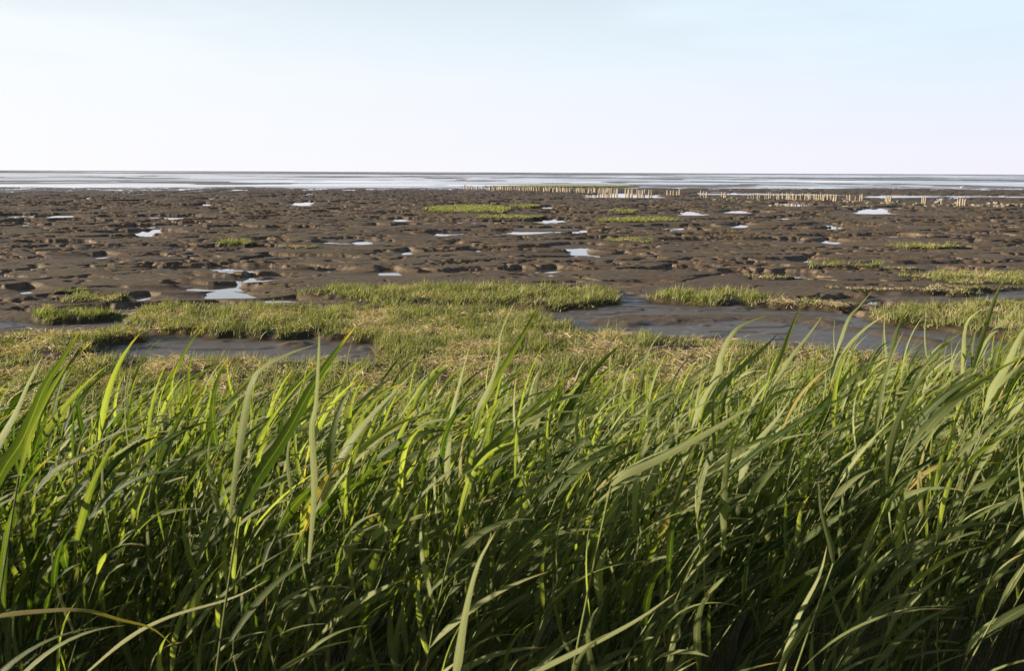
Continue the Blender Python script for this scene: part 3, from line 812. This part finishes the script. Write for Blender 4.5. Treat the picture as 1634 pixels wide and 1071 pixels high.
HEROES = [
 ('tall reed with one very broad dark leaf crossing an upright bright leaf', 1.75, [
   ([(381,825),(412,763),(457,694),(498,618),(533,566),(567,521)],27,.05,0),
   ([(367,825),(377,739),(391,653),(401,611),(419,587),(464,563),(508,549)],18,.6,0),
   ([(492,900),(500,784),(496,687),(503,646),(508,566),(509,528)],19,.75,0)]),
 ('reed with a long pale lit leaf slanting up beside the broad dark leaf', 2.1, [([(470,880),(498,830),(540,739),(567,694),(602,653),(657,597)],23,.8,0)]),
 ('reed with a single pale upright leaf standing free against marsh grass', 2.3, [([(706,880),(709,843),(712,756),(719,670),(733,611),(750,549)],18,.85,0)]),
 ('tall reed with two leaves in a V, reaching the grey mud at centre', 2.6, [
   ([(758,690),(763,653),(780,618),(794,577),(799,532),(822,480)],12,.6,0),
   ([(760,690),(770,646),(791,608),(818,563),(842,521),(865,480)],17,.4,0)]),
 ('reed with a broad pale arching leaf and a drooping yellow-tipped leaf', 2.2, [
   ([(740,840),(746,801),(753,756),(780,718),(829,680),(873,660),(936,656)],22,.85,0),
   ([(738,800),(749,756),(800,700),(853,653),(922,584)],22,.25,0),
   ([(725,800),(735,767),(784,729),(829,708),(873,694),(922,711),(991,737)],12,.3,.1)]),
 ('reed with one very broad pale leaf lying low to the right of centre', 1.8, [([(975,775),(1000,754),(1042,735),(1098,707),(1154,676),(1216,639)],27,.75,0)]),
 ('reed with a pale leaf that hooks over at its tip above the bed', 2.9, [
   ([(1105,700),(1112,662),(1143,600),(1149,572),(1168,533),(1191,516),(1224,503)],16,.85,0),
   ([(1100,700),(1134,639),(1174,594),(1210,564),(1247,527)],13,.4,0)]),
 ('reed with a straight pointed pale leaf below the hooked one', 2.5, [([(1180,770),(1188,743),(1207,707),(1238,670),(1261,639)],17,.8,0)]),
 ('thin reed whose tip stands above the bed before the grey channel', 3.8, [
   ([(1225,620),(1252,552),(1266,516),(1280,485)],9,.4,0),([(1230,620),(1262,570),(1290,535),(1312,505)],9,.5,0)]),
 ('tallest reed near the right edge, tip crossing the green grass bank', 3.5, [
   ([(1550,600),(1565,550),(1577,510),(1593,464),(1608,442)],11,.35,0),([(1552,600),(1575,545),(1600,515),(1634,478)],11,.5,0)]),
 ('reed with a broad pale leaf fan at the right edge', 2.4, [([(1570,660),(1583,621),(1605,584),(1627,538),(1655,500)],21,.8,0),([(1572,660),(1600,610),(1640,570)],18,.6,0)]),
 ('reed with a thin pale leaf hooked like a crook near the right edge', 3.6, [([(1534,610),(1537,559),(1539,532),(1546,510),(1568,492)],9,.9,.1)]),
 ('reed with a thin curved tip left of the right grass bank', 3.8, [([(1325,610),(1331,578),(1352,513),(1371,489),(1392,464)],9,.5,0),([(1325,612),(1348,560),(1380,525),(1420,498)],9,.5,0)]),
 ('reed with a thin straight tip before the right grass bank', 4.0, [([(1415,600),(1429,538),(1437,516),(1451,492)],8,.4,0)]),
 ('reed with a broad dark leaf at the left edge of the bed', 1.8, [
   ([(-20,810),(5,750),(33,707),(55,657),(73,614),(101,571),(126,530)],27,.1,0),
   ([(30,760),(48,694),(66,657),(93,606),(120,570),(149,543)],15,.35,0)]),
 ('reed with a pale leaf cut by the left edge', 2.2, [([(-40,780),(0,702),(25,657),(45,611),(68,568)],19,.8,0)]),
 ('reed with a slim dark leaf tip over the marsh grass at left', 4.0, [([(255,650),(267,616),(285,581),(303,548),(324,523)],10,.15,0)]),
 ('young reed with bright yellow-green leaves pointing up to the left', 3.1, [
   ([(285,775),(277,750),(267,714),(257,677),(256,636)],13,1,0),
   ([(292,905),(288,896),(266,851),(241,796)],13,1,0),
   ([(318,885),(316,876),(276,856),(236,838)],12,.9,0)]),
 ('reed with a long straight yellowish leaf slanting from the left edge', 2.6, [([(-60,900),(0,860),(60,820),(130,770),(200,715),(250,690)],10,1,.35)]),
 ('bent reed with one straw-coloured leaf arching low at bottom left', 1.7, [([(-60,1000),(0,983),(60,976),(130,974),(190,990),(240,1003),(275,1030)],12,1,.8)]),
 ('reed with a thin leaf rising from the bottom left corner', 1.8, [([(120,1090),(200,1022),(270,985),(370,955),(430,925)],9,.9,.2)]),
 ('reed with a very long thin dark leaf running slanted across the middle', 2.2, [([(380,880),(419,850),(505,808),(581,774),(654,746),(702,729)],10,.0,0)]),
 ('reed with a very long thin pale leaf reaching to the right', 2.2, [([(500,890),(567,850),(654,829),(705,815),(770,801),(818,784),(905,762)],11,.9,.15)]),
 ('upright broad bright green reed leaf at the bottom middle', 1.6, [([(722,1100),(730,1050),(742,976),(762,901),(790,850)],25,.55,0)]),
 ('reed with a pale narrow leaf standing at the bottom, right of middle', 2.0, [([(1060,1100),(1065,1071),(1080,1001),(1100,961),(1120,886)],15,.7,.05)]),
 ('reed with two crossing leaves at lower right, one dark one pale', 1.9, [
   ([(1235,1095),(1245,1071),(1270,991),(1306,921),(1320,871)],19,.8,0),
   ([(1240,1085),(1260,1041),(1316,961),(1376,906),(1426,846)],16,.15,0),
   ([(1330,900),(1326,871),(1311,816),(1306,765)],12,.4,0)]),
 ('reed with a slender pale leaf curving over the dark gap', 2.3, [([(1090,1085),(1100,1051),(1125,991),(1175,951),(1265,901)],13,.75,.1)]),
 ('reed with a long green leaf rising from the bottom centre', 1.8, [([(800,1090),(854,1071),(939,1031),(1015,991),(1080,946)],15,.5,.05)]),
 ('reed with a long leaf arching over then falling to the right', 2.5, [([(1010,920),(1030,866),(1065,811),(1125,760),(1185,748),(1240,756),(1296,768)],13,.7,0)]),
 ('reed with a short broad silvery leaf right of centre', 2.3, [([(1040,860),(1060,831),(1100,800),(1145,775)],20,.75,0)]),
 ('reed with a short pointed pale leaf above the dark gap', 2.5, [([(1105,870),(1125,840),(1150,812),(1172,800)],15,.9,0)]),
 ('reed with a curling pale leaf over the dark centre gap', 2.4, [([(950,850),(970,828),(1000,818),(1025,822),(1045,840)],13,.95,.1)]),
 ('reed with long slanting leaf before the right dark thicket', 2.3, [([(1400,880),(1450,840),(1520,810),(1600,795),(1660,790)],15,.3,0)]),
]
for label, depth, leaves in HEROES:
    p0 = at_depth(*leaves[0][0][0], depth)
    root_z = float(bank_h(np.array([p0[0]]), np.array([p0[1]]))[0]) + .03
    root = np.array([p0[0] - .12 * max(.05, p0[2] - root_z) - .01, p0[1] + .01, root_z])
    e = empty('reed', root, label, 'reed')
    top = max((at_depth(*l[0][0], depth) for l in leaves), key=lambda q: q[2])
    path = [np.zeros(3)]
    for t in np.linspace(.15, 1, 6):
        q = root + (top - root) * t; q[0] -= .02 * math.sin(math.pi * t); path.append(q - root)
    Vt, qt = tube(path, .0036, .0020, 6)
    me = mesh_from('reed_stem', Vt, quads=qt, uv=np.tile([.3, .4], (len(Vt), 1)), attrs={'rnd': np.tile([.5, .5, .1], (len(Vt), 1))})
    link('stem', me, M_STEM, e)
    for (pts, w, tone, dry) in leaves:
        hero_leaf(e, root, pts, w, depth, tone, dry, tw=.45, flip=random.uniform(-1, 1))
    # lower leaves of the same shoot
    for j in range(3):
        t = .35 + .2 * j
        P = (np.array(path[0]) + (np.array(path[-1]) - np.array(path[0])) * t)[None]
        D = np.array([[.5 * random.choice((-.3, 1, 1)), random.uniform(-.4, .4), .9]])
        V = ribbons(P, D, np.array([.33]), np.array([.017]), np.array([[.8, .1, -.8]]), rng.normal(-.7, .6, 1), rng.normal(-.7, .6, 1), 12, 3, .13, leaf_prof)
        me = mesh_from('reed_leaf', V, quads=ribbon_faces(1, 12, 3), uv=ribbon_uv(1, 12, 3), attrs={'rnd': rib_attr(np.array([[random.random(), random.random(), 0]]), 12, 3)})
        link('leaf', me, M_REED, e)

# ------------------------------------------------------------------ wooden posts of the groyne
def post_mesh(seed):
    rg = np.random.default_rng(seed); k = 9; lv = [0, .3, .55, .8, .97, 1.0]
    V = []
    for i, t in enumerate(lv):
        for j in range(k):
            a = 2 * math.pi * j / k
            r = (1 - .1 * t) * (1 + .12 * math.sin(2 * a + seed) + rg.normal(0, .04)) * (.82 if i == 5 else 1)
            zz = t + (.05 * math.cos(a + seed) if i >= 4 else 0)
            V.append((r * math.cos(a) + .25 * t * math.sin(seed), r * math.sin(a), zz))
    V.append((.25 * math.sin(seed), 0, 1.0)); c = len(V) - 1
    q = [[i * k + j, i * k + (j + 1) % k, (i + 1) * k + (j + 1) % k, (i + 1) * k + j] for i in range(5) for j in range(k)]
    t_ = [[5 * k + j, 5 * k + (j + 1) % k, c] for j in range(k)]
    me = mesh_from('post', np.array(V), quads=np.array(q), tris=np.array(t_), smooth=False)
    me.materials.append(M_POST)
    return me
PM = [post_mesh(s) for s in (1, 2, 3, 4, 5)]

# axis of the row (photo pixels of the post feet)
ROW = np.array([(700, 299.5), (850, 304), (950, 307.5), (1060, 311), (1130, 314.5), (1200, 317), (1290, 319), (1340, 320.5), (1420, 323), (1476, 326), (1530, 327), (1545, 327)])
def row_y(px): return float(np.interp(px, ROW[:, 0], ROW[:, 1]))
POSTS = []   # (px, label, group)
def run(a, b, step, label, group, skip=0.1):
    px = a
    while px < b:
        if random.random() > skip: POSTS.append((px + random.uniform(-.8, .8), label, group))
        px += step * random.uniform(.75, 1.3)
run(738, 800, 3.0, 'tiny pale wooden post in the faint far end of the row', 'posts at the faint far end of the row', .35)
run(783, 862, 2.4, 'short pale post in the crowded far stretch of the row', 'posts of the crowded far stretch', .08)
run(868, 985, 2.4, 'tan wooden post in the long unbroken middle stretch of the row', 'posts of the unbroken middle stretch', .05)
run(999, 1030, 2.7, 'tan wooden post in the run just left of the isolated pair', 'posts of the run left of the isolated pair', .05)
for q, w in ((1036, 'left'), (1040, 'right')): POSTS.append((q, f'{w} post of the isolated pair in the gap of the row', 'isolated pair of posts'))
for q in (1065, 1070, 1075, 1080, 1084): POSTS.append((q, 'wooden post in the separate cluster of five after the unbroken run', 'cluster of five posts'))
for q, w in ((1118, 'left'), (1123, 'middle'), (1127, 'right')): POSTS.append((q, f'{w} post of the first small trio in the open gap', 'first small trio of posts'))
for q, w in ((1151.5, 'left'), (1155, 'middle'), (1158, 'right')): POSTS.append((q, f'{w} post of the second trio before the rubble stones', 'second small trio of posts'))
for q in (1194, 1199, 1203, 1206, 1208.5, 1212): POSTS.append((q, 'slim post in the sparse cluster of six where the right run begins', 'cluster of six posts'))
run(1221, 1232, 3.0, 'wooden post in the thick cluster after the six slim posts', 'thick cluster of posts', .0)
for q in (1235, 1240, 1243.5, 1249): POSTS.append((q, 'wooden post in the loose group of the right run', 'loose group of posts'))
run(1255, 1339, 2.6, 'tan wooden post in the long right run standing in shallow water', 'posts of the long right run', .10)
for q, w in ((1351, 'left'), (1354, 'middle'), (1356.5, 'right')): POSTS.append((q, f'{w} post of the close trio right of the long run', 'close trio of posts'))
for q, w in ((1364.5, 'slim left'), (1372, 'middle'), (1375.5, 'right')): POSTS.append((q, f'{w} post of the loose trio above the bright pool', 'loose trio of posts'))
for q in (1413, 1415.5, 1418, 1420.5): POSTS.append((q, 'wooden post in the tight foursome standing alone among rubble', 'tight foursome of posts'))
for q, w in ((1471, 'left'), (1473.8, 'second'), (1476.2, 'third')): POSTS.append((q, f'{w} post of the tall group left of the pale boulder', 'tall group of posts'))
POSTS.append((1502, 'lone wooden post right of the large pale boulder', None))
for q in (1528, 1532, 1536, 1539.5): POSTS.append((q, 'wooden post in the last low group half behind a stone', 'last low group of posts'))
for i, (px, lb, gr) in enumerate(POSTS):
    py = row_y(px) - (1.2 if random.random() < .35 else 0) + random.uniform(-.3, .3)
    g = px2g(px, py, 0.0)
    hp = float(np.interp(px, [700, 860, 1000, 1100, 1200, 1340, 1420, 1540], [3.6, 5.5, 7.4, 8.2, 8.8, 9.3, 10.3, 9.8]))
    ht = hp / FPX * g[1] * random.uniform(.82, 1.08)
    o = bpy.data.objects.new('wooden_post', PM[i % 5]); C.objects.link(o)
    h0 = float(mud(np.array([g[0]]), np.array([g[1]]))[0][0])
    base = min(h0, -.1) - .08
    o.location = (g[0], g[1], base)
    rr = (1.15 if 'slim' not in lb else .75) / FPX * g[1] * random.uniform(.8, 1.15)
    o.scale = (rr, rr, ht - base)
    o.rotation_euler = (random.gauss(0, .03), random.gauss(0, .05), random.uniform(0, 6))
    o['label'] = lb; o['category'] = 'post'
    if gr: o['group'] = gr
print('posts', len(POSTS))

# ------------------------------------------------------------------ rubble stones
def rock_mesh(seed):
    import bmesh
    bm = bmesh.new(); bmesh.ops.create_icosphere(bm, subdivisions=3, radius=1)
    rg = np.random.default_rng(seed)
    planes = norm(rg.normal(size=(9, 3))); dd = rg.uniform(.55, .85, 9)
    for v in bm.verts:
        p = np.array(v.co)
        for n_, d_ in zip(planes, dd):
            s = p @ n_
            if s > d_: p = p - n_ * (s - d_)
        p = p * (1 + .05 * math.sin(5 * p[0] + seed) * math.cos(6 * p[1]))
        v.co = Vector(p * np.array([1.15, .85, .75]))
    me = bpy.data.meshes.new('rock'); bm.to_mesh(me); bm.free(); me.materials.append(M_ROCK)
    return me
RM = [rock_mesh(s) for s in range(6)]
def rock(px, py, wpx, label, group):
    g = px2g(px, py, -.02)
    r = wpx * 1.35 / 2 / FPX * g[1]
    o = bpy.data.objects.new('boulder', random.choice(RM)); C.objects.link(o)
    h0 = float(mud(np.array([g[0]]), np.array([g[1]]))[0][0])
    o.location = (g[0], g[1], max(h0, -.12) + r * .35)
    o.scale = (r * random.uniform(.85, 1.1), r * random.uniform(.8, 1.2), r * random.uniform(.7, 1.0))
    o.rotation_euler = (random.uniform(-.4, .4), random.uniform(-.4, .4), random.uniform(0, 6))
    o['label'] = label; o['category'] = 'boulder'
    if group: o['group'] = group
rock(1496, 325.5, 8, 'large pale boulder beside the lone wooden post', None)
rock(1529, 325.5, 8.5, 'dark rounded boulder in front of the last low post group', None)
for k in range(46):
    rock(random.uniform(1548, 1680), 328.5 + random.gauss(0, 1.3), random.uniform(3, 7), 'grey-brown stone in the rubble ridge right of the last posts', 'rubble stones right of the last posts')
for k in range(46):
    px = random.uniform(1345, 1528)
    rock(px, row_y(px) + random.uniform(0, 3.2), random.uniform(2.5, 5.5), 'small stone scattered between the separated right post groups', 'stones between the right post groups')
for k in range(36):
    px = random.uniform(1085, 1345)
    rock(px, row_y(px) + random.uniform(.5, 3.5), random.uniform(1.8, 3.6), 'small dark stone along the foot of the right post run', 'stones along the right post run')
for k in range(14):
    rock(random.uniform(1222, 1252), 326.5 + random.gauss(0, 1), random.uniform(2.5, 4.5), 'pale stone in the small heap in front of the right post run', 'small heap of pale stones')

# ------------------------------------------------------------------ gull far out on the mud
def gull():
    g = px2g(1534, 300.3, 0)
    import bmesh
    def lathe(prof, axis='x'):
        k = 10; V = []
        for (a, r, up) in prof:
            for j in range(k):
                t = 2 * math.pi * j / k
                V.append((a, r * math.cos(t), up + r * math.sin(t)))
        q = [[i * k + j, i * k + (j + 1) % k, (i + 1) * k + (j + 1) % k, (i + 1) * k + j] for i in range(len(prof) - 1) for j in range(k)]
        return np.array(V), np.array(q)
    V, q = lathe([(-.34, .01, .24), (-.22, .05, .25), (-.08, .12, .26), (.08, .13, .28), (.17, .08, .34), (.20, .055, .41), (.25, .058, .46), (.30, .035, .455), (.33, .012, .45), (.40, .004, .44)])
    m = mat_simple('gull_feathers', (.8, .8, .78), (.72, .72, .72), 6, .8, None, .1)
    me = mesh_from('gull', V * 1.3, quads=q)
    o = link('gull', me, m, label='small white gull standing alone on the far mud at right', category='bird')
    h0 = float(mud(np.array([g[0]]), np.array([g[1]]))[0][0])
    o.location = (g[0], g[1], max(h0, WATER_Z) - .02)
    for s in (-1, 1):
        Vt, qt = tube([(0.02, s * .05, 0), (.01, s * .05, .15), (0, s * .05, .28)], .012, .014)
        link('leg', mesh_from('leg', Vt, quads=qt), M_POST, o)
gull()
